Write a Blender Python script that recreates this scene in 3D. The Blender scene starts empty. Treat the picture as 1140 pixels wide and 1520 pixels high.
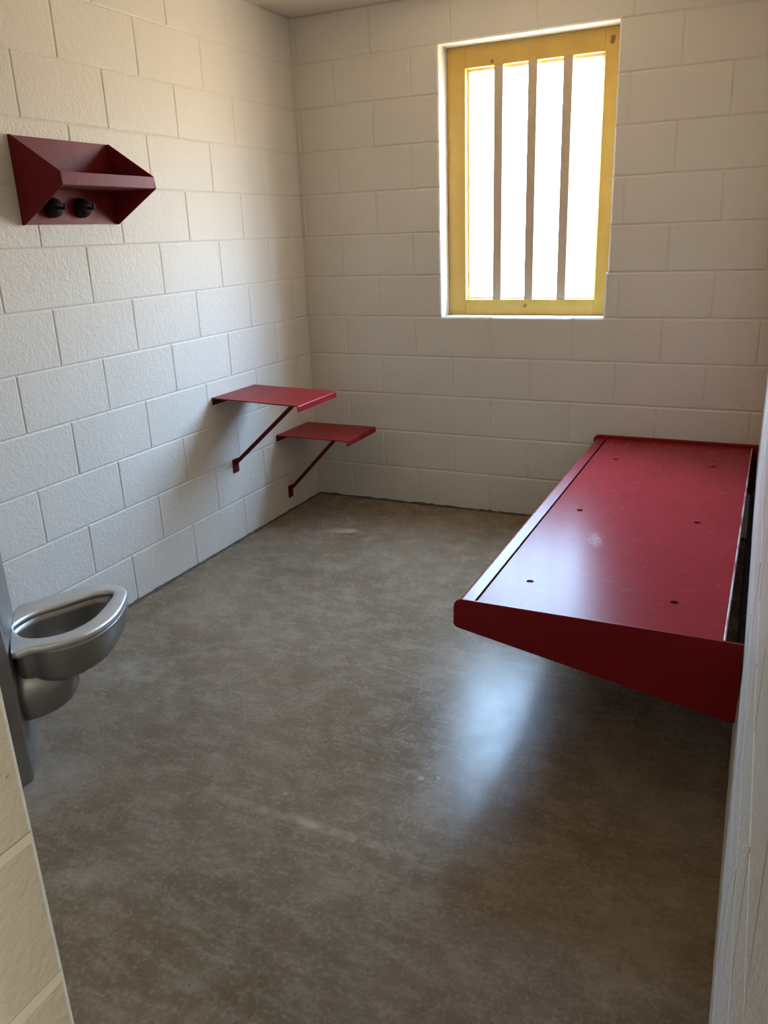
import bpy, bmesh, math, random
from mathutils import Vector, Matrix
random.seed(4)
sc = bpy.context.scene
COL = sc.collection
CH = 0.2032                      # block course height, metres

# ------------------------------------------------------------------ materials
def new_mat(name):
    m = bpy.data.materials.new(name); m.use_nodes = True
    nt = m.node_tree
    for n in list(nt.nodes): nt.nodes.remove(n)
    out = nt.nodes.new('ShaderNodeOutputMaterial')
    b = nt.nodes.new('ShaderNodeBsdfPrincipled')
    nt.links.new(b.outputs[0], out.inputs[0])
    return m, nt, b
def N(nt, typ, **kw):
    n = nt.nodes.new(typ)
    for k, v in kw.items():
        if k.startswith('i_'):
            key = k[2:]
            n.inputs[int(key) if key.isdigit() else key.replace('_', ' ')].default_value = v
        else: setattr(n, k, v)
    return n
def ramp(nt, fac, stops):
    r = nt.nodes.new('ShaderNodeValToRGB')
    e = r.color_ramp.elements
    while len(e) < len(stops): e.new(0.5)
    for s, (p, c) in zip(e, stops):
        s.position = p; s.color = (*c, 1) if len(c) == 3 else c
    nt.links.new(fac, r.inputs[0]); return r.outputs[0]
def g(v): return (v, v, v)
def mixc(nt, fac, a, b, blend='MIX'):
    m = nt.nodes.new('ShaderNodeMix'); m.data_type = 'RGBA'; m.blend_type = blend
    for sock, val in ((m.inputs[0], fac), (m.inputs[6], a), (m.inputs[7], b)):
        if hasattr(val, 'links'): nt.links.new(val, sock)
        elif isinstance(val, (int, float)): sock.default_value = val
        else: sock.default_value = (*val, 1)
    return m.outputs[2]
def math_(nt, op, a, b=None, clamp=False):
    m = nt.nodes.new('ShaderNodeMath'); m.operation = op; m.use_clamp = clamp
    for i, v in enumerate((a, b)):
        if v is None: continue
        if hasattr(v, 'links'): nt.links.new(v, m.inputs[i])
        else: m.inputs[i].default_value = v
    return m.outputs[0]
def noise(nt, vec, scale, detail=4, rough=0.55, out=0):
    n = N(nt, 'ShaderNodeTexNoise'); n.inputs['Scale'].default_value = scale
    n.inputs['Detail'].default_value = detail; n.inputs['Roughness'].default_value = rough
    nt.links.new(vec, n.inputs['Vector']); return n.outputs[out]
def pos(nt): return N(nt, 'ShaderNodeNewGeometry').outputs['Position']
def bump(nt, b, h, strength, dist, normal=None):
    n = nt.nodes.new('ShaderNodeBump'); n.inputs['Strength'].default_value = strength
    n.inputs['Distance'].default_value = dist; nt.links.new(h, n.inputs['Height'])
    if normal: nt.links.new(normal, n.inputs['Normal'])
    nt.links.new(n.outputs[0], b.inputs['Normal']); return n.outputs[0]
def spot(nt, p, c, r, soft, sx=1.0, sy=1.0, ang=0.0):
    """1 inside an ellipse round c (world x, y, z), 0 outside: a stain with its own place."""
    mp = N(nt, 'ShaderNodeMapping'); mp.vector_type = 'TEXTURE'
    mp.inputs['Location'].default_value = c; mp.inputs['Rotation'].default_value = (0, 0, ang)
    mp.inputs['Scale'].default_value = (sx, sy, 1)
    nt.links.new(p, mp.inputs['Vector'])
    l = N(nt, 'ShaderNodeVectorMath', operation='LENGTH'); nt.links.new(mp.outputs[0], l.inputs[0])
    mr = N(nt, 'ShaderNodeMapRange'); mr.inputs['From Min'].default_value = r + soft
    mr.inputs['From Max'].default_value = r; nt.links.new(l.outputs['Value'], mr.inputs['Value'])
    return mr.outputs[0]

def painted_block(name, col, rough=0.36):
    m, nt, b = new_mat(name); p = pos(nt)
    big = noise(nt, p, 1.6, 3)
    c1 = mixc(nt, ramp(nt, big, [(0.35, g(0)), (0.7, g(1))]), tuple(v * 0.94 for v in col), col)
    nt.links.new(c1, b.inputs['Base Color'])
    b.inputs['Roughness'].default_value = rough
    b.inputs['Specular IOR Level'].default_value = 0.06
    fine = noise(nt, p, 95, 2, 0.5); mid = noise(nt, p, 40, 3, 0.6)
    pit = N(nt, 'ShaderNodeTexVoronoi'); pit.inputs['Scale'].default_value = 38; nt.links.new(p, pit.inputs['Vector'])
    pits = ramp(nt, pit.outputs['Distance'], [(0.03, g(0)), (0.12, g(1))])
    sel = ramp(nt, noise(nt, p, 9, 2), [(0.60, g(1)), (0.68, g(0))])
    pm = math_(nt, 'MAXIMUM', pits, sel)
    h = math_(nt, 'ADD', math_(nt, 'MULTIPLY', fine, 0.8), math_(nt, 'MULTIPLY', mid, 1.1))
    h = math_(nt, 'ADD', h, math_(nt, 'MULTIPLY', pm, 0.9))
    bump(nt, b, h, 1.0, 0.0022)
    return m
M_WALL = painted_block('cream_block_paint', (0.685, 0.645, 0.585), 0.33)
M_JAMB = painted_block('cream_jamb_paint', (0.70, 0.64, 0.50), 0.5)
M_CORR = painted_block('corridor_low_bounce', (0.22, 0.20, 0.18), 0.6)  # unseen corridor walls, set dark to cut bounce light into the cell
M_CEIL = painted_block('ceiling_paint', (0.70, 0.63, 0.53), 0.6)

def red_paint(name, col, rough, deck=False, spec=0.13):
    m, nt, b = new_mat(name); p = pos(nt)
    v = ramp(nt, noise(nt, p, 7, 5), [(0.3, g(0)), (0.75, g(1))])
    c = mixc(nt, v, tuple(x * 0.86 for x in col), col)
    sp = ramp(nt, noise(nt, p, 160, 2), [(0.70, g(0)), (0.76, g(1))])
    c = mixc(nt, math_(nt, 'MULTIPLY', sp, 0.05 if deck else 0.14), c, (0.42, 0.22, 0.20))
    rgh = math_(nt, 'ADD', math_(nt, 'MULTIPLY', noise(nt, p, 22, 4), 0.025 if deck else 0.16), rough - (0.012 if deck else 0.08))
    if deck:
        wob = noise(nt, p, 60, 4)
        sc1 = spot(nt, p, (1.85, -1.39, 0.45), 0.35, 0.65, 0.028, 0.085, math.radians(18))
        sc1 = math_(nt, 'MULTIPLY', sc1, ramp(nt, wob, [(0.38, g(0)), (0.55, g(1))]))
        c = mixc(nt, math_(nt, 'MULTIPLY', sc1, 0.55), c, (0.50, 0.40, 0.40))
        for q in ((1.887, -0.543), (1.937, -0.558), (1.986, -0.552), (1.849, -0.89), (1.93, -0.575)):
            s = spot(nt, p, (q[0], q[1], 0.45), 0.005, 0.006)
            c = mixc(nt, math_(nt, 'MULTIPLY', s, 0.7), c, (0.05, 0.012, 0.012))
    nt.links.new(c, b.inputs['Base Color']); nt.links.new(rgh, b.inputs['Roughness'])
    b.inputs['Specular IOR Level'].default_value = 0.042 if deck else spec
    h = math_(nt, 'ADD', noise(nt, p, 90, 3), math_(nt, 'MULTIPLY', noise(nt, p, 14, 2), 1.2))
    bump(nt, b, h, 0.16 if deck else 0.35, 0.0010)
    return m
M_RED = red_paint('red_enamel', (0.235, 0.010, 0.014), 0.34)
M_DECK = red_paint('red_enamel_deck', (0.28, 0.024, 0.030), 0.27, True)
M_RAIL = red_paint('red_enamel_rail', (0.25, 0.020, 0.026), 0.40, spec=0.20)
M_STRUT = red_paint('red_strut_backlit_shade', (0.11, 0.008, 0.010), 0.45, spec=0.08)  # red darkened so the colour carries the backlit shade of struts and flanges
M_SHELFRED = red_paint('maroon_enamel', (0.15, 0.008, 0.013), 0.42, spec=0.16)

def worn_edge():
    m, nt, b = new_mat('worn_red_edge'); p = pos(nt)
    f = ramp(nt, noise(nt, p, 7, 6, 0.7), [(0.38, g(0)), (0.56, g(1))])
    c = mixc(nt, f, (0.235, 0.010, 0.014), (0.52, 0.46, 0.42))
    nt.links.new(c, b.inputs['Base Color']); b.inputs['Roughness'].default_value = 0.4
    return m
M_WORN = worn_edge()

def simple(name, col, rough, metal=0.0, spec=0.5):
    m, nt, b = new_mat(name); p = pos(nt)
    v = noise(nt, p, 30, 4)
    nt.links.new(mixc(nt, v, tuple(x * 0.85 for x in col), tuple(min(1, x * 1.1) for x in col)), b.inputs['Base Color'])
    b.inputs['Roughness'].default_value = rough; b.inputs['Metallic'].default_value = metal
    b.inputs['Specular IOR Level'].default_value = spec
    return m
M_HOOK = simple('dark_hook_metal', (0.016, 0.007, 0.008), 0.6, 0.0, 0.12)
M_DARK = simple('gap_shade_dark', (0.018, 0.010, 0.010), 0.9, 0.0, 0.03)  # near-black colour stands in for shade in the bunk's slit and wall gap
M_LAMP = simple('lamp_housing', (0.7, 0.7, 0.68), 0.5)

def steel(name, c0, c1):
    m, nt, b = new_mat(name); p = pos(nt)
    mp = N(nt, 'ShaderNodeMapping'); mp.inputs['Scale'].default_value = (14, 14, 160); nt.links.new(p, mp.inputs['Vector'])
    v = noise(nt, mp.outputs[0], 3, 4)
    blot = noise(nt, p, 9, 4)
    c = mixc(nt, ramp(nt, blot, [(0.3, g(0)), (0.7, g(1))]), c0, c1)
    nt.links.new(c, b.inputs['Base Color']); b.inputs['Metallic'].default_value = 0.9
    nt.links.new(math_(nt, 'ADD', math_(nt, 'MULTIPLY', v, 0.10), 0.37), b.inputs['Roughness'])
    bump(nt, b, v, 0.08, 0.0006)
    return m
M_STEEL = steel('brushed_steel', (0.55, 0.54, 0.525), (0.66, 0.65, 0.635))
M_STEELSHADE = steel('steel_shade', (0.27, 0.255, 0.24), (0.36, 0.345, 0.33))  # same steel darkened: shade on bowl, trap and cabinet put into the colour

def yellow():
    m, nt, b = new_mat('ochre_frame_paint'); p = pos(nt)
    c = mixc(nt, ramp(nt, noise(nt, p, 11, 5), [(0.35, g(0)), (0.7, g(1))]), (0.55, 0.345, 0.072), (0.60, 0.395, 0.092))
    for q, r in (((1.545, 0.11, 2.176), 0.007), ((1.003, 0.11, 2.158), 0.005), ((1.18, 0.11, 1.062), 0.006), ((1.548, 0.11, 2.19), 0.008)):
        s = spot(nt, p, q, r, 0.006)
        c = mixc(nt, math_(nt, 'MULTIPLY', s, 0.85), c, (0.16, 0.06, 0.02))
    nt.links.new(c, b.inputs['Base Color']); b.inputs['Roughness'].default_value = 0.45
    bump(nt, b, noise(nt, p, 50, 3), 0.2, 0.001)
    return m
M_YEL = yellow()
M_BAR = simple('tan_bar_paint', (0.52, 0.41, 0.29), 0.45)

def glass():
    m = bpy.data.materials.new('window_glass'); m.use_nodes = True; nt = m.node_tree
    for n in list(nt.nodes): nt.nodes.remove(n)
    out = nt.nodes.new('ShaderNodeOutputMaterial'); mx = nt.nodes.new('ShaderNodeMixShader')
    t = nt.nodes.new('ShaderNodeBsdfTransparent'); t.inputs[0].default_value = (0.93, 0.96, 0.97, 1)
    gl = nt.nodes.new('ShaderNodeBsdfGlossy'); gl.inputs['Roughness'].default_value = 0.03
    fr = nt.nodes.new('ShaderNodeLayerWeight'); fr.inputs[0].default_value = 0.5
    fac = math_(nt, 'ADD', math_(nt, 'MULTIPLY', math_(nt, 'POWER', fr.outputs['Facing'], 5.0), 0.9), 0.03)
    nt.links.new(fac, mx.inputs[0]); nt.links.new(t.outputs[0], mx.inputs[1]); nt.links.new(gl.outputs[0], mx.inputs[2])
    nt.links.new(mx.outputs[0], out.inputs[0]); return m
M_GLASS = glass()

def concrete():
    m, nt, b = new_mat('sealed_concrete'); p = pos(nt)
    n1 = noise(nt, p, 1.6, 8, 0.68); n2 = noise(nt, p, 9, 8, 0.72); n3 = noise(nt, p, 85, 4, 0.65)
    st = N(nt, 'ShaderNodeMapping'); st.inputs['Scale'].default_value = (5.5, 17, 1); st.inputs['Rotation'].default_value = (0, 0, 0.5)
    nt.links.new(p, st.inputs['Vector']); n4 = noise(nt, st.outputs[0], 1.6, 7, 0.7)
    c = mixc(nt, ramp(nt, n1, [(0.33, g(0)), (0.67, g(1))]), (0.136, 0.091, 0.053), (0.230, 0.170, 0.114))
    c = mixc(nt, math_(nt, 'MULTIPLY', ramp(nt, n2, [(0.45, g(0)), (0.80, g(1))]), 0.55), c, (0.335, 0.265, 0.187))
    c = mixc(nt, math_(nt, 'MULTIPLY', ramp(nt, n4, [(0.50, g(0)), (0.78, g(1))]), 0.55), c, (0.37, 0.30, 0.22))
    c = mixc(nt, math_(nt, 'MULTIPLY', ramp(nt, n4, [(0.24, g(1)), (0.46, g(0))]), 0.40), c, (0.082, 0.058, 0.036))
    c = mixc(nt, math_(nt, 'MULTIPLY', ramp(nt, n3, [(0.50, g(0)), (0.70, g(1))]), 0.34), c, (0.37, 0.30, 0.22))
    c = mixc(nt, math_(nt, 'MULTIPLY', ramp(nt, noise(nt, p, 45, 5, 0.7), [(0.30, g(1)), (0.46, g(0))]), 0.40), c, (0.070, 0.050, 0.033))
    wob = noise(nt, p, 16, 5)
    wv = ramp(nt, wob, [(0.34, g(0)), (0.58, g(1))])
    # scuffed pale line across the floor, worn patches by the toilet, a stain in the far corner
    ln = spot(nt, p, (1.37, -2.478, 0), 0.25, 0.75, 0.34, 0.020, math.radians(-1))
    c = mixc(nt, math_(nt, 'MULTIPLY', ln, math_(nt, 'MULTIPLY', wv, 0.85)), c, (0.416, 0.334, 0.247))
    for (x, y, sx, sy, a, k, cc) in ((0.36, -2.05, 0.20, 0.13, 0.5, 0.55, (0.352, 0.304, 0.260)),
                                     (0.60, -2.62, 0.16, 0.22, 0.2, 0.5, (0.336, 0.290, 0.247)),
                                     (0.43, -0.53, 0.13, 0.05, 0.2, 0.9, (0.448, 0.355, 0.260)),
                                     (0.30, -1.55, 0.20, 0.14, 0.8, 0.4, (0.352, 0.297, 0.234)),
                                     (0.95, -2.85, 0.15, 0.05, 0.5, 0.45, (0.384, 0.319, 0.234)),
                                     (2.16, -2.55, 0.14, 0.20, 0.1, 0.55, (0.320, 0.239, 0.156)),
                                     (0.62, -0.95, 0.22, 0.05, 0.3, 0.45, (0.352, 0.283, 0.202))):
        s = spot(nt, p, (x, y, 0), 0.2, 0.8, sx, sy, a)
        c = mixc(nt, math_(nt, 'MULTIPLY', s, math_(nt, 'MULTIPLY', wv, k)), c, cc)
    for (x, y, sx, sy, a, k, cc) in ((0.43, -0.52, 0.085, 0.045, 0.3, 0.75, (0.42, 0.35, 0.26)), (0.50, -0.545, 0.05, 0.018, 0.2, 0.8, (0.07, 0.05, 0.035)),
                                     (0.33, -0.60, 0.05, 0.03, 0.9, 0.5, (0.36, 0.30, 0.23))):
        s = spot(nt, p, (x, y, 0), 0.3, 0.7, sx, sy, a)
        c = mixc(nt, math_(nt, 'MULTIPLY', s, math_(nt, 'MULTIPLY', ramp(nt, noise(nt, p, 34, 4), [(0.36, g(0)), (0.52, g(1))]), k)), c, cc)
    for (x, y, r) in ((1.556, -2.2, 0.006), (1.24, -2.40, 0.004), (0.47, -0.515, 0.02), (1.60, -2.18, 0.004)):
        s = spot(nt, p, (x, y, 0), r, r * 0.8)
        c = mixc(nt, math_(nt, 'MULTIPLY', s, 0.7), c, (0.42, 0.38, 0.32))
    nt.links.new(c, b.inputs['Base Color'])
    r = math_(nt, 'ADD', math_(nt, 'MULTIPLY', n2, 0.30), math_(nt, 'MULTIPLY', n3, 0.22))
    nt.links.new(r, b.inputs['Roughness']); b.inputs['Specular IOR Level'].default_value = 0.125
    h = math_(nt, 'ADD', math_(nt, 'MULTIPLY', noise(nt, p, 4, 4), 2.0), math_(nt, 'MULTIPLY', n3, 0.35))
    bump(nt, b, h, 0.35, 0.002)
    return m
M_FLOOR = concrete()
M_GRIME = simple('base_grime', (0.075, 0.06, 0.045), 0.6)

# ------------------------------------------------------------------ object helpers
def wloc(o):
    v = Vector((0, 0, 0))
    while o is not None: v += o.location; o = o.parent
    return v
def link(name, bm, mat, parent=None, smooth=False, bevel=0.0):
    """Link a bmesh given in world coordinates as one mesh object under parent."""
    if parent is not None:
        bmesh.ops.translate(bm, verts=bm.verts, vec=-wloc(parent))
    bmesh.ops.recalc_face_normals(bm, faces=bm.faces)
    me = bpy.data.meshes.new(name); bm.to_mesh(me); bm.free()
    for m in (mat if isinstance(mat, (list, tuple)) else [mat]): me.materials.append(m)
    if smooth:
        for f in me.polygons: f.use_smooth = True
    o = bpy.data.objects.new(name, me); COL.objects.link(o)
    if parent is not None: o.parent = parent
    if bevel:
        md = o.modifiers.new('bevel', 'BEVEL'); md.width = bevel; md.segments = 2; md.limit_method = 'ANGLE'
        md.angle_limit = math.radians(40)
    return o
def thing(name, label, cat, loc, group=None, kind=None):
    o = bpy.data.objects.new(name, None); COL.objects.link(o); o.location = loc; o.empty_display_size = 0.05
    o['label'] = label; o['category'] = cat
    if group: o['group'] = group
    if kind: o['kind'] = kind
    return o
def structure(o, label, cat):
    o['kind'] = 'structure'; o['label'] = label; o['category'] = cat; return o
def box(bm, a, b):
    x0, y0, z0 = a; x1, y1, z1 = b
    v = [bm.verts.new(q) for q in ((x0,y0,z0),(x1,y0,z0),(x1,y1,z0),(x0,y1,z0),(x0,y0,z1),(x1,y0,z1),(x1,y1,z1),(x0,y1,z1))]
    for f in ((0,3,2,1),(4,5,6,7),(0,1,5,4),(1,2,6,5),(2,3,7,6),(3,0,4,7)): bm.faces.new([v[i] for i in f])
def prism(bm, pts, axis, a, b):
    """Extrude a polygon; pts are the two other coordinates in x, y, z order."""
    def P(q, t):
        return (t, *q) if axis == 'x' else (q[0], t, q[1]) if axis == 'y' else (*q, t)
    A = [bm.verts.new(P(q, a)) for q in pts]; B = [bm.verts.new(P(q, b)) for q in pts]
    n = len(pts)
    bm.faces.new(A); bm.faces.new(list(reversed(B)))
    for i in range(n): bm.faces.new([A[i], A[(i+1) % n], B[(i+1) % n], B[i]])
def bar(bm, p, q, w, h, up=(0, 1, 0)):
    """Square bar from p to q."""
    p, q = Vector(p), Vector(q); d = (q - p).normalized(); u = Vector(up)
    s = d.cross(u).normalized()
    c = [(-w/2, -h/2), (w/2, -h/2), (w/2, h/2), (-w/2, h/2)]
    A = [bm.verts.new(p + s*a + u*b) for a, b in c]; B = [bm.verts.new(q + s*a + u*b) for a, b in c]
    bm.faces.new(A); bm.faces.new(B[::-1])
    for i in range(4): bm.faces.new([A[i], A[(i+1) % 4], B[(i+1) % 4], B[i]])
def arc(cx, cz, r, a0, a1, n=6):
    return [(cx + r*math.cos(math.radians(a0 + (a1-a0)*i/n)), cz + r*math.sin(math.radians(a0 + (a1-a0)*i/n))) for i in range(n+1)]

# ------------------------------------------------------------------ block walls
def block_faces(bm, O, U, W, rows, thick=0.2, jw=0.0055, jd=0.0024):
    """rows: list of (z0, z1, [(u0, u1), ...]) blocks. O origin, U along the wall, W outward (into the room)."""
    O, U, W = Vector(O), Vector(U), Vector(W); Z = Vector((0, 0, 1))
    P = lambda u, z, d: O + U*u + Z*z + W*d
    for z0, z1, blocks in rows:
        for u0, u1 in blocks:
            if u1 - u0 < 0.02: continue
            k = [random.uniform(-0.0005, 0.0005) for _ in range(4)]
            jz = random.uniform(-0.0008, 0.0008)
            outer = [bm.verts.new(P(u, z, -jd)) for u, z in ((u0, z0), (u1, z0), (u1, z1), (u0, z1))]
            inner = [bm.verts.new(P(u, z, d)) for (u, z), d in zip(((u0+jw, z0+jw+jz), (u1-jw, z0+jw+jz), (u1-jw, z1-jw+jz), (u0+jw, z1-jw+jz)), k)]
            bm.faces.new(inner)
            for i in range(4): bm.faces.new([outer[i], outer[(i+1) % 4], inner[(i+1) % 4], inner[i]])
        # body of the wall behind this course
        runs = []
        for u0, u1 in blocks:
            if runs and abs(runs[-1][1] - u0) < 1e-6: runs[-1][1] = u1
            else: runs.append([u0, u1])
        for u0, u1 in runs:
            A = [bm.verts.new(P(u, z, -jd)) for u, z in ((u0, z0), (u1, z0), (u1, z1), (u0, z1))]
            B = [bm.verts.new(P(u, z, -thick)) for u, z in ((u0, z0), (u1, z0), (u1, z1), (u0, z1))]
            bm.faces.new(B)
            for i in range(4): bm.faces.new([A[i], A[(i+1) % 4], B[(i+1) % 4], B[i]])
def split(u0, u1, first):
    """block ends between u0 and u1 with joints at first + n * 0.4064"""
    s = 2*CH; n = math.ceil((u0 - first)/s + 1e-6)
    cuts = [u0]; x = first + n*s
    while x < u1 - 1e-6: cuts.append(x); x += s
    cuts.append(u1)
    return [(cuts[i], cuts[i+1]) for i in range(len(cuts)-1)]

def block_wall(name, O, U, W, length, even, odd, label, openings=None, thick=0.2, mat=None, top=12, jw=0.006, jd=0.0031):
    bm = bmesh.new(); rows = []
    for r in range(top):
        f = even if r % 2 == 0 else odd
        z0, z1 = r*CH, (r+1)*CH
        if openings and r in openings:
            a, b = openings[r]
            bl = split(0, a, f) + split(b, length, f)
        else: bl = split(0, length, f)
        rows.append((z0, z1, bl))
    block_faces(bm, O, U, W, rows, thick, jw, jd)
    bmesh.ops.recalc_face_normals(bm, faces=bm.faces)
    me = bpy.data.meshes.new(name); bm.to_mesh(me); bm.free(); me.materials.append(mat or M_WALL)
    o = bpy.data.objects.new(name, me); COL.objects.link(o)
    return structure(o, label, 'wall')

WL, WR = 0.778, 1.591
op = {r: (WL + 0.2, WR + 0.203) for r in range(6, 11)}; op[5] = (WL + 0.2, WR + 0.194)
RX = lambda y: 2.305 - 0.011*y           # inner face of the right wall
block_wall('wall_back', (-0.2, 0, 0), (1, 0, 0), (0, -1, 0), 2.70, 0.4266, 0.2234, 'far cream block wall with the barred window', op, 0.165, None, 12, 0.0075, 0.0048)
block_wall('wall_left', (0, 0.0, 0), (0, -1, 0), (1, 0, 0), 3.425, 0.3466, 0.1434, 'left cream block wall carrying the red shelf and steel seat')
d = Vector((0.011, -1, 0)).normalized()
block_wall('wall_right', (2.305, 0.0, 0), d, (-1, -0.011, 0), 3.80, 0.10, 0.3032, 'narrow sliver of cream block wall beside the red bunk')
# front wall beside the doorway: its end, the jamb, shows at the lower left of the photograph
block_wall('wall_front', (1.62, -3.425, 0), (0, -1, 0), (1, 0, 0), 0.40, 0.9, 0.9, 'near cream block wall end with rounded bright corner', None, 1.70, M_JAMB, 12, 0.008, 0.006)
bm = bmesh.new(); box(bm, (1.62, -3.825, 2.14), (2.32, -3.425, 2.44))
structure(link('trim_1', bm, M_JAMB), 'painted lintel over the cell doorway', 'lintel')
bm = bmesh.new(); box(bm, (-0.3, -6.0, -0.12), (4.8, 0.2, 0.0))
structure(link('floor', bm, M_FLOOR), 'brown sealed concrete floor', 'floor')
bm = bmesh.new(); box(bm, (-0.3, -6.0, 2.4384), (4.8, 0.2, 2.56))
structure(link('ceiling', bm, M_CEIL), 'cream painted cell ceiling', 'ceiling')
bm = bmesh.new(); box(bm, (-0.3, -6.0, 0.0), (2.8, -5.8, 2.4384)); box(bm, (-0.3, -5.8, 0.0), (-0.1, -3.825, 2.4384)); box(bm, (4.6, -5.8, 0.0), (4.8, -3.80, 2.4384)); box(bm, (2.55, -3.80, 0.0), (4.6, -3.60, 2.4384)); box(bm, (4.6, -6.0, 0.0), (4.8, -5.8, 2.4384)); box(bm, (2.8, -6.0, 0.0), (4.6, -5.8, 2.4384))
structure(link('wall_corridor', bm, M_CORR), 'corridor walls behind the doorway', 'wall')

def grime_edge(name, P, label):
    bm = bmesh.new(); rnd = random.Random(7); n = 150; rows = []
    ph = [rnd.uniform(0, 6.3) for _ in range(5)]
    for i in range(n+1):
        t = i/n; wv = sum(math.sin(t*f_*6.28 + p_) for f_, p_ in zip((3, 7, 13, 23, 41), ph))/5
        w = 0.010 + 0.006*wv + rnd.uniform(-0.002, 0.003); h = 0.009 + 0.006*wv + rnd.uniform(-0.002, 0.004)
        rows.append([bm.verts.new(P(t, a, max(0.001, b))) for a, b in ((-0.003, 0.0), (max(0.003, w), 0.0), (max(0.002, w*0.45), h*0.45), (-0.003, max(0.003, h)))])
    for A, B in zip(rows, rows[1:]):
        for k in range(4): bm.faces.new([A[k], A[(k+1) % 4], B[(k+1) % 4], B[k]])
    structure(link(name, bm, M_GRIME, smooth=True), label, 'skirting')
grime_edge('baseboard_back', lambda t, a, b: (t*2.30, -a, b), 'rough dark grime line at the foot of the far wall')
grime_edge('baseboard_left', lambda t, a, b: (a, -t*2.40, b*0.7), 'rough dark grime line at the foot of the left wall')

# ------------------------------------------------------------------ window
win = thing('window_1', 'tall barred window with wide ochre yellow frame in far wall', 'window', (1.185, 0.11, 1.016), kind='structure')
yf, yb, yg = 0.110, 0.162, 0.148
FX0, FX1, FZ0, FZ1 = 0.779, 1.5935, 1.017, 2.2345
GX0, GX1, GZ0, GZ1 = 0.871, 1.516, 1.092, 2.141
bm = bmesh.new()
for a, b in (((FX0, yf, FZ0), (GX0, yb, FZ1)), ((GX1, yf, FZ0), (FX1, yb, FZ1)), ((GX0, yf, GZ1), (GX1, yb, FZ1)), ((GX0, yf, FZ0), (GX1, yb, GZ0))): box(bm, a, b)
link('frame', bm, M_YEL, win, bevel=0.003)
bm = bmesh.new(); s = 0.012
for a, b in (((GX0, yg-0.006, GZ0), (GX0+s, yg+0.012, GZ1)), ((GX1-s, yg-0.006, GZ0), (GX1, yg+0.012, GZ1)), ((GX0+s, yg-0.006, GZ1-s), (GX1-s, yg+0.012, GZ1)), ((GX0+s, yg-0.006, GZ0), (GX1-s, yg+0.012, GZ0+s))): box(bm, a, b)
link('glazing_bead', bm, simple('pale_glazing_bead', (0.75, 0.72, 0.66), 0.5), win)
for k in range(3):
    x = GX0 + (GX1-GX0)*(k+1)/4
    bm = bmesh.new(); box(bm, (x-0.022, 0.114, GZ0-0.01), (x+0.022, 0.136, GZ1+0.01))
    link('bar', bm, M_BAR, win, bevel=0.003)
bm = bmesh.new(); box(bm, (GX0+0.004, yg, GZ0+0.004), (GX1-0.004, yg+0.006, GZ1-0.004))
link('pane', bm, M_GLASS, win)

# ------------------------------------------------------------------ red bunk
bunk = thing('bunk', 'red steel wall bunk with glossy drilled deck under the window side', 'bunk', (2.326, -1.0, 0.228))
X0, X1, Y0, Y1, ZT = 1.6400, 2.276, -1.974, -0.034, 0.450
def deck_bm():
    bm = bmesh.new(); t = 0.006; r = 0.011; hs = 0.022
    hx = (1.741, 2.142); hy = (-1.787, -1.113, -0.385)
    xs = [X0]; ys = [Y0]
    for c in hx: xs += [c-hs, c+hs]
    for c in hy: ys += [c-hs, c+hs]
    xs.append(X1); ys.append(Y1)
    cache = {}
    def V(x, y, z):
        k = (round(x, 5), round(y, 5), round(z, 5))
        if k not in cache: cache[k] = bm.verts.new(k)
        return cache[k]
    for i in range(len(xs)-1):
        for j in range(len(ys)-1):
            a, b, c, e = xs[i], xs[i+1], ys[j], ys[j+1]
            if i % 2 == 1 and j % 2 == 1:
                cx, cy = (a+b)/2, (c+e)/2; n = 24; sq, ci = [], []
                for k in range(n):
                    th = 2*math.pi*k/n + math.pi/4; co, si = math.cos(th), math.sin(th)
                    m = hs/max(abs(co), abs(si)); sq.append((cx+co*m, cy+si*m)); ci.append((cx+co*r, cy+si*r))
                for z in (ZT, ZT-t):
                    S = [V(*q, z) if k % 6 == 0 else bm.verts.new((*q, z)) for k, q in enumerate(sq)]
                    R = [V(*q, z) for q in ci]
                    for k in range(n): bm.faces.new([S[k], S[(k+1) % n], R[(k+1) % n], R[k]])
                for k in range(n):
                    p, q = ci[k], ci[(k+1) % n]
                    bm.faces.new([V(*p, ZT), V(*q, ZT), V(*q, ZT-t), V(*p, ZT-t)])
            else:
                for z in (ZT, ZT-t): bm.faces.new([V(a, c, z), V(b, c, z), V(b, e, z), V(a, e, z)])
    ring = [(X0, Y0), (X1, Y0), (X1, Y1), (X0, Y1)]
    for i in range(4):
        p, q = ring[i], ring[(i+1) % 4]
        bm.faces.new([bm.verts.new((*p, ZT)), bm.verts.new((*q, ZT)), bm.verts.new((*q, ZT-t)), bm.verts.new((*p, ZT-t))])
    return bm
link('deck', deck_bm(), M_DECK, bunk)
# front rail: rounded nose, turned down and back under the deck
prof = [(1.6305, ZT-0.0022)] + arc(1.598, ZT-0.013, 0.013, 90, 180, 6) + arc(1.593, 0.385, 0.008, 180, 270, 4) + [(1.622, 0.377), (1.622, 0.381)] \
     + [(1.594, 0.382), (1.5895, 0.387), (1.5895, 0.435), (1.599, 0.441), (1.6305, 0.441)]
bm = bmesh.new(); prism(bm, prof, 'y', Y0, Y1); link('front_rail', bm, M_RAIL, bunk)
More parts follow.
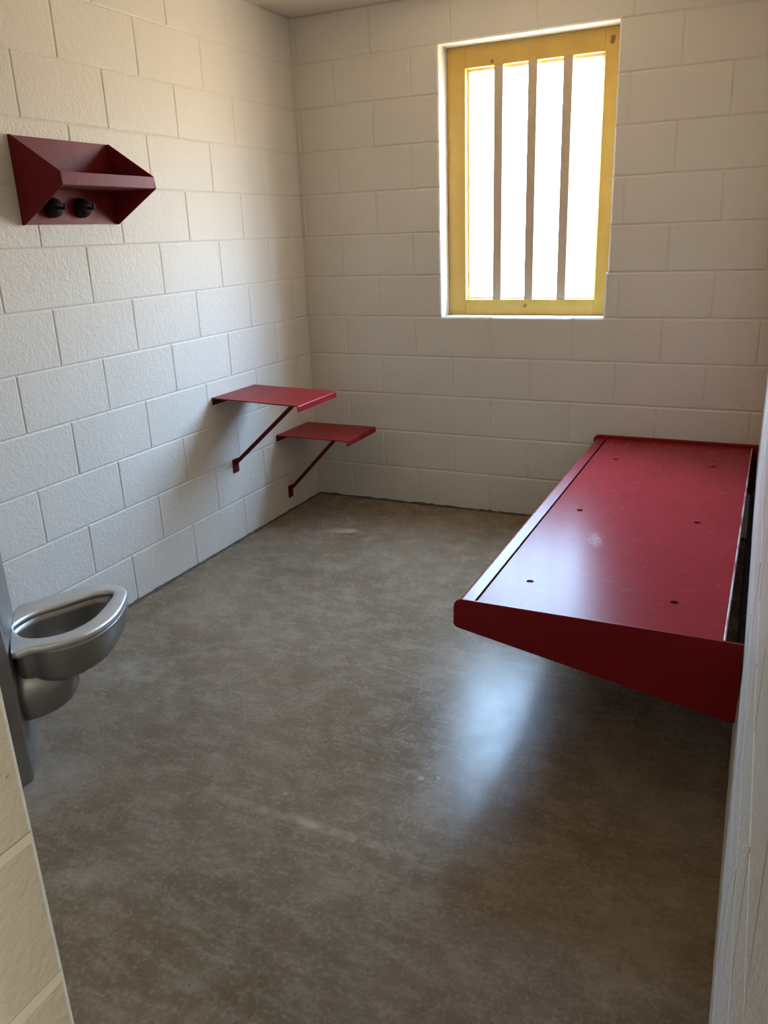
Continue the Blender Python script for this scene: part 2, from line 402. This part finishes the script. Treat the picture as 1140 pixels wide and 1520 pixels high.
# near-black strip painting the shade in the slit between rail and deck
bm = bmesh.new(); box(bm, (1.625, Y0, 0.395), (1.647, Y1, 0.405)); link('slit_shade_strip', bm, M_DARK, bunk)
def end_panel(y0, y1, ztop):
    xr = RX(-1.0 if y0 > -1 else -1.98) - 0.003
    pts = arc(1.600, ztop-0.025, 0.026, 90, 180, 6) + [(1.5735, 0.388)] + arc(1.589, 0.380, 0.016, 180, 255, 4) \
        + [(2.300, 0.232)] + [(2.312, 0.229), (xr, 0.232)] + [(xr, ztop)]
    bm = bmesh.new(); prism(bm, pts, 'y', y0, y1); return bm
link('end_panel', end_panel(-1.982, -1.9745, 0.4535), M_RED, bunk, bevel=0.002)
link('end_panel', end_panel(-0.0335, -0.018, 0.466), M_RED, bunk, bevel=0.003)
# worn rear lip of the deck
bm = bmesh.new(); prism(bm, [(2.2765, 0.4535), (2.2765, 0.400), (2.2815, 0.400), (2.2815, 0.4535)], 'y', Y0+0.001, Y1-0.001)
o = link('rear_lip', bm, M_WORN, bunk, bevel=0.0015); o['label'] = 'rear lip with paint worn off'
# wall rail that carries the bunk
bm = bmesh.new()
V = [bm.verts.new(q) for q in ((RX(Y0)-0.016, Y0, 0.29), (RX(Y0)-0.002, Y0, 0.29), (RX(Y0)-0.002, Y0, 0.40), (RX(Y0)-0.016, Y0, 0.40),
                               (RX(Y1)-0.013, Y1, 0.29), (RX(Y1)-0.004, Y1, 0.29), (RX(Y1)-0.004, Y1, 0.40), (RX(Y1)-0.013, Y1, 0.40))]
for f in ((0,1,2,3),(7,6,5,4),(0,4,5,1),(1,5,6,2),(2,6,7,3),(3,7,4,0)): bm.faces.new([V[i] for i in f])
link('wall_rail', bm, M_DARK, bunk)
for k in range(3):
    y = (-1.55, -1.0, -0.45)[k]
    bm = bmesh.new(); prism(bm, [(1.65, 0.443), (2.270, 0.443), (2.270, 0.36), (1.65, 0.41)], 'y', y-0.003, y+0.003)
    link('under_rib', bm, M_RED, bunk)

# ------------------------------------------------------------------ red wall table and seat
def wall_slab(name, label, cat, y0, y1, zt, length, sag, foot_z, strut_y, strut_x, group=None):
    root = thing(name, label, cat, (0, (y0+y1)/2, foot_z))
    t = 0.005; z1 = zt - sag
    prof = [(0.002, zt)] + [(length-0.006, z1)] + arc(length-0.006, z1-0.006, 0.006, 90, 0, 4)[1:] + [(length, z1-0.028), (length-t, z1-0.028), (length-t, z1-t), (0.002, zt-t)]
    bm = bmesh.new(); prism(bm, prof, 'y', y0, y1)
    link('table_top' if cat == 'table' else 'stool_seat', bm, M_RED, root)
    bm = bmesh.new(); prism(bm, [(0.001, zt-t), (0.024, zt-t), (0.024, zt-t-0.004), (0.006, zt-t-0.005), (0.006, zt-0.034), (0.001, zt-0.034)], 'y', y0+0.001, y1-0.001)
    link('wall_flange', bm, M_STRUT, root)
    bm = bmesh.new()
    ztop = zt - sag*strut_x/length - t
    bar(bm, (0.006, strut_y, foot_z), (strut_x, strut_y, ztop), 0.017, 0.017)
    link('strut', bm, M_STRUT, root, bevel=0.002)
    bm = bmesh.new(); box(bm, (0.001, strut_y-0.021, foot_z-0.045), (0.007, strut_y+0.021, foot_z+0.022))
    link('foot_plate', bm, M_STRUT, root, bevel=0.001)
    return root
wall_slab('wall_table', 'higher red steel table slab bracketed to the left wall', 'table', -0.925, -0.572, 0.741, 0.462, 0.014, 0.395, -0.795, 0.385)
wall_slab('wall_stool', 'lower red steel stool slab bracketed near the far corner', 'stool', -0.418, -0.088, 0.445, 0.425, 0.002, 0.120, -0.322, 0.318)

# ------------------------------------------------------------------ red wall shelf with hooks
sh = thing('wall_shelf', 'maroon steel shelf with angled ends and hooks high on left wall', 'shelf', (0, -1.61, 1.498))
YN, YF = -1.836, -1.386
bm = bmesh.new(); box(bm, (0.001, YN+0.004, 1.499), (0.005, YF-0.004, 1.774)); link('back_plate', bm, M_SHELFRED, sh)
bm = bmesh.new(); prism(bm, [(0.005, 1.617), (0.196, 1.617), (0.200, 1.652), (0.205, 1.652), (0.207, 1.614), (0.203, 1.612), (0.005, 1.612)], 'y', YN+0.004, YF-0.004)
link('shelf_board', bm, M_SHELFRED, sh)
pent = [(0.001, 1.775), (0.012, 1.775), (0.203, 1.654), (0.209, 1.612), (0.012, 1.497), (0.001, 1.497)]
for a, b in ((YN, YN+0.004), (YF-0.004, YF)):
    bm = bmesh.new(); prism(bm, pent, 'y', a, b); link('end_panel', bm, M_SHELFRED, sh, bevel=0.001)
def lathe(bm, c, axis, prof, n=20):
    c = Vector(c); a = Vector(axis).normalized(); u = a.orthogonal().normalized(); w = a.cross(u); rings = []
    for r, h in prof:
        rings.append([bm.verts.new(c + a*h + (u*math.cos(2*math.pi*k/n) + w*math.sin(2*math.pi*k/n))*max(r, 1e-4)) for k in range(n)])
    for i in range(len(rings)-1):
        for k in range(n): bm.faces.new([rings[i][k], rings[i][(k+1) % n], rings[i+1][(k+1) % n], rings[i+1][k]])
    bm.faces.new(rings[0]); bm.faces.new(rings[-1][::-1])
for y in (-1.705, -1.570):
    bm = bmesh.new(); lathe(bm, (0.005, y, 1.553), (1, 0, 0), [(0.033, 0), (0.034, 0.012), (0.030, 0.026), (0.018, 0.036), (0.004, 0.040)])
    hk = link('coat_hook', bm, M_HOOK, sh, smooth=True)
    bm = bmesh.new(); bar(bm, (0.040, y, 1.552), (0.064, y+0.006, 1.549), 0.009, 0.009); bar(bm, (0.064, y+0.006, 1.546), (0.066, y+0.008, 1.566), 0.008, 0.008, (0, 1, 0))
    link('hook_pin', bm, M_HOOK, hk)

# ------------------------------------------------------------------ steel toilet unit
tl = thing('toilet', 'stainless steel toilet bowl on angled cabinet by doorway wall', 'toilet', (0.45, -2.52, 0.0))
E, F = (0.545, -2.622), (0.338, -2.423)
bm = bmesh.new(); prism(bm, [(0.012, -2.423), F, E, (0.545, -3.41), (0.012, -3.41)], 'z', 0.0, 0.86)
link('cabinet', bm, M_STEELSHADE, tl, bevel=0.006)
CX, CY = 0.505, -2.385
OUT = [(0.33, -2.412), (0.338, -2.331), (0.375, -2.252), (0.415, -2.192), (0.475, -2.160), (0.528, -2.163), (0.570, -2.192), (0.628, -2.284), (0.656, -2.364), (0.658, -2.442), (0.633, -2.503), (0.600, -2.545), (0.572, -2.568), (0.559, -2.592), (0.531, -2.602)]
HOLE = [(0.405, -2.478), (0.399, -2.395), (0.440, -2.302), (0.474, -2.225), (0.506, -2.200), (0.536, -2.212), (0.572, -2.285), (0.600, -2.369), (0.598, -2.446), (0.568, -2.499), (0.523, -2.527), (0.483, -2.528), (0.433, -2.505)]
BODY = [(0.34, -2.42), (0.341, -2.331), (0.377, -2.252), (0.416, -2.193), (0.475, -2.162), (0.527, -2.165), (0.569, -2.193), (0.626, -2.284), (0.654, -2.364), (0.655, -2.442), (0.629, -2.500), (0.592, -2.535), (0.545, -2.552), (0.50, -2.57)]
def polar(pts, n=80, tension=True):
    m = len(pts); dense = []
    for i in range(m):
        p0, p1, p2, p3 = (Vector(pts[(i+k) % m]) for k in (-1, 0, 1, 2))
        for s in range(12):
            t = s/12
            dense.append(0.5*((2*p1) + (p2-p0)*t + (2*p0-5*p1+4*p2-p3)*t*t + (3*p1-p0-3*p2+p3)*t**3))
    c = Vector((CX, CY)); pol = sorted((math.atan2((q-c).y, (q-c).x), (q-c).length) for q in dense)
    pol = [(pol[-1][0]-2*math.pi, pol[-1][1])] + pol + [(pol[0][0]+2*math.pi, pol[0][1])]
    res = []
    for k in range(n):
        a = -math.pi + 2*math.pi*k/n
        for (a0, r0), (a1, r1) in zip(pol, pol[1:]):
            if a0 <= a <= a1:
                res.append(r0 + (r1-r0)*((a-a0)/(a1-a0) if a1 > a0 else 0)); break
    return res
def loft(bm, levels):
    """levels: (list of radii, scale, z, shift toward the cabinet)"""
    rings = []
    for R, s, z, sh_ in levels:
        n = len(R)
        rings.append([bm.verts.new((CX - 0.72*sh_ + math.cos(-math.pi+2*math.pi*k/n)*r*s, CY - 0.69*sh_ + math.sin(-math.pi+2*math.pi*k/n)*r*s, z)) for k, r in enumerate(R)])
    for A, B in zip(rings, rings[1:]):
        n = len(A)
        for k in range(n): bm.faces.new([A[k], A[(k+1) % n], B[(k+1) % n], B[k]])
    return rings
ro, rh, rb = polar(OUT), polar(HOLE), polar(BODY)
off = lambda R, d: [r + d for r in R]
ZR = 0.400
bm = bmesh.new()
rg = loft(bm, [(off(ro, -0.0005), 1, ZR-0.020, 0), (ro, 1, ZR-0.012, 0), (ro, 1, ZR-0.005, 0), (off(ro, -0.003), 1, ZR-0.001, 0), (off(ro, -0.008), 1, ZR, 0),
               (off(rh, 0.006), 1, ZR, 0), (off(rh, 0.001), 1, ZR-0.002, 0), (off(rh, -0.002), 1, ZR-0.008, 0), (off(rh, -0.002), 1, ZR-0.020, 0)])
n = len(ro)
for k in range(n): bm.faces.new([rg[0][k], rg[0][(k+1) % n], rg[-1][(k+1) % n], rg[-1][k]])
link('rim', bm, M_STEEL, tl, smooth=True)
bm = bmesh.new()
rg = loft(bm, [(off(rh, -0.002), 1, ZR-0.019, 0), (off(rb, 0.001), 1, ZR-0.019, 0), (off(rb, 0.0005), 1, ZR-0.03, 0), (off(rb, -0.001), 0.99, 0.335, 0.001), (rb, 0.95, 0.302, 0.006), (rb, 0.87, 0.275, 0.012), (rb, 0.72, 0.256, 0.02), (rb, 0.4, 0.248, 0.03), (rb, 0.05, 0.247, 0.03)])
bm.faces.new(rg[-1])
rg2 = loft(bm, [(off(rh, -0.002), 1, ZR-0.019, 0), (rh, 0.975, 0.36, 0), (rh, 0.93, 0.32, 0.005), (rh, 0.80, 0.285, 0.012), (rh, 0.55, 0.268, 0.02), (rh, 0.05, 0.263, 0.02)])
bm.faces.new(rg2[-1])
bmesh.ops.remove_doubles(bm, verts=bm.verts, dist=1e-5)
link('bowl', bm, M_STEELSHADE, tl, smooth=True)
# rounded trap housing under the bowl, growing out of the cabinet face
bm = bmesh.new()
ax = Vector((0.693, 0.721, 0)); lat = Vector((-0.721, 0.693, 0)); mid = Vector(((E[0]+F[0])/2, (E[1]+F[1])/2, 0.225))
rings = []
for dd, s in ((-0.004, 1.0), (0.02, 0.995), (0.05, 0.96), (0.08, 0.885), (0.105, 0.78), (0.127, 0.63), (0.143, 0.45), (0.153, 0.25), (0.157, 0.06)):
    rings.append([bm.verts.new(mid + ax*dd + lat*(0.105*s*math.cos(2*math.pi*k/32)) + Vector((0, 0, 0.100*s*math.sin(2*math.pi*k/32)))) for k in range(32)])
for A, B in zip(rings, rings[1:]):
    for k in range(32): bm.faces.new([A[k], A[(k+1) % 32], B[(k+1) % 32], B[k]])
bm.faces.new(rings[0]); bm.faces.new(rings[-1])
link('trap_housing', bm, M_STEELSHADE, tl, smooth=True)

# ------------------------------------------------------------------ light
world = bpy.data.worlds.new('daylight'); sc.world = world; world.use_nodes = True
wn = world.node_tree; bg = wn.nodes['Background']
tc = wn.nodes.new('ShaderNodeTexCoord'); sx = wn.nodes.new('ShaderNodeSeparateXYZ'); wn.links.new(tc.outputs['Generated'], sx.inputs[0])
zz = math_(wn, 'ADD', math_(wn, 'MULTIPLY', sx.outputs['Z'], 0.5), 0.5)
# sunlit ground below the horizon, pale haze, clear blue sky above
wc = ramp(wn, zz, [(0.46, (0.235, 0.190, 0.136)), (0.52, (0.24, 0.22, 0.19)), (0.58, (0.30, 0.335, 0.38)), (0.68, (0.255, 0.385, 0.565))])
wn.links.new(wc, bg.inputs[0]); bg.inputs[1].default_value = 150.0
pl = bpy.data.lights.new('window_portal', 'AREA'); pl.shape = 'RECTANGLE'; pl.size = 0.66; pl.size_y = 1.07
po = bpy.data.objects.new('window_portal', pl); COL.objects.link(po); po.location = (1.1935, 0.185, 1.6165); po.rotation_euler = (math.radians(-90), 0, 0)
pl.cycles.is_portal = True
# added corridor lamp with housing, out of view, placed to brighten the jamb
lf = thing('jamb_fill_light', 'added corridor light out of view, brightening the door jamb', 'light', (3.6, -4.5, 2.40))
bm = bmesh.new(); box(bm, (3.0, -4.65, 2.40), (4.2, -4.35, 2.438)); link('housing', bm, M_LAMP, lf, bevel=0.005)
al = bpy.data.lights.new('jamb_fill_lamp', 'AREA'); al.shape = 'RECTANGLE'; al.size = 1.15; al.size_y = 0.26; al.energy = 58; al.color = (1.0, 0.93, 0.82)
ao = bpy.data.objects.new('jamb_fill_lamp', al); COL.objects.link(ao); ao.location = (3.6, -4.5, 2.39)

# ------------------------------------------------------------------ camera
FPX, YAW, PITCH, ROLL = 1198.117, -0.4499, -0.3328, -0.0391
cy, sy, cp, sp, cr, sr = math.cos(YAW), math.sin(YAW), math.cos(PITCH), math.sin(PITCH), math.cos(ROLL), math.sin(ROLL)
f = Vector((sy*cp, cy*cp, sp)); r = Vector((cy, -sy, 0)); u = r.cross(f)
r2 = r*cr + u*sr; u2 = u*cr - r*sr
cd = bpy.data.cameras.new('camera'); cam = bpy.data.objects.new('camera', cd); COL.objects.link(cam)
cam.matrix_world = Matrix(((r2.x, u2.x, -f.x, 2.3031), (r2.y, u2.y, -f.y, -3.9156), (r2.z, u2.z, -f.z, 1.4294), (0, 0, 0, 1)))
cd.sensor_fit = 'VERTICAL'; cd.sensor_height = 36.0; cd.sensor_width = 27.0; cd.lens = FPX*36.0/1520.0
cd.clip_start = 0.01
sc.camera = cam
vs = sc.view_settings; vs.view_transform = 'Standard'; vs.look = 'None'; vs.gamma = 1.0; vs.use_curve_mapping = False; vs.exposure = 0.0
sc.cycles.max_bounces = 16; sc.cycles.diffuse_bounces = 10; sc.cycles.glossy_bounces = 6; sc.cycles.transparent_max_bounces = 12
sc.cycles.sample_clamp_indirect = 8.0
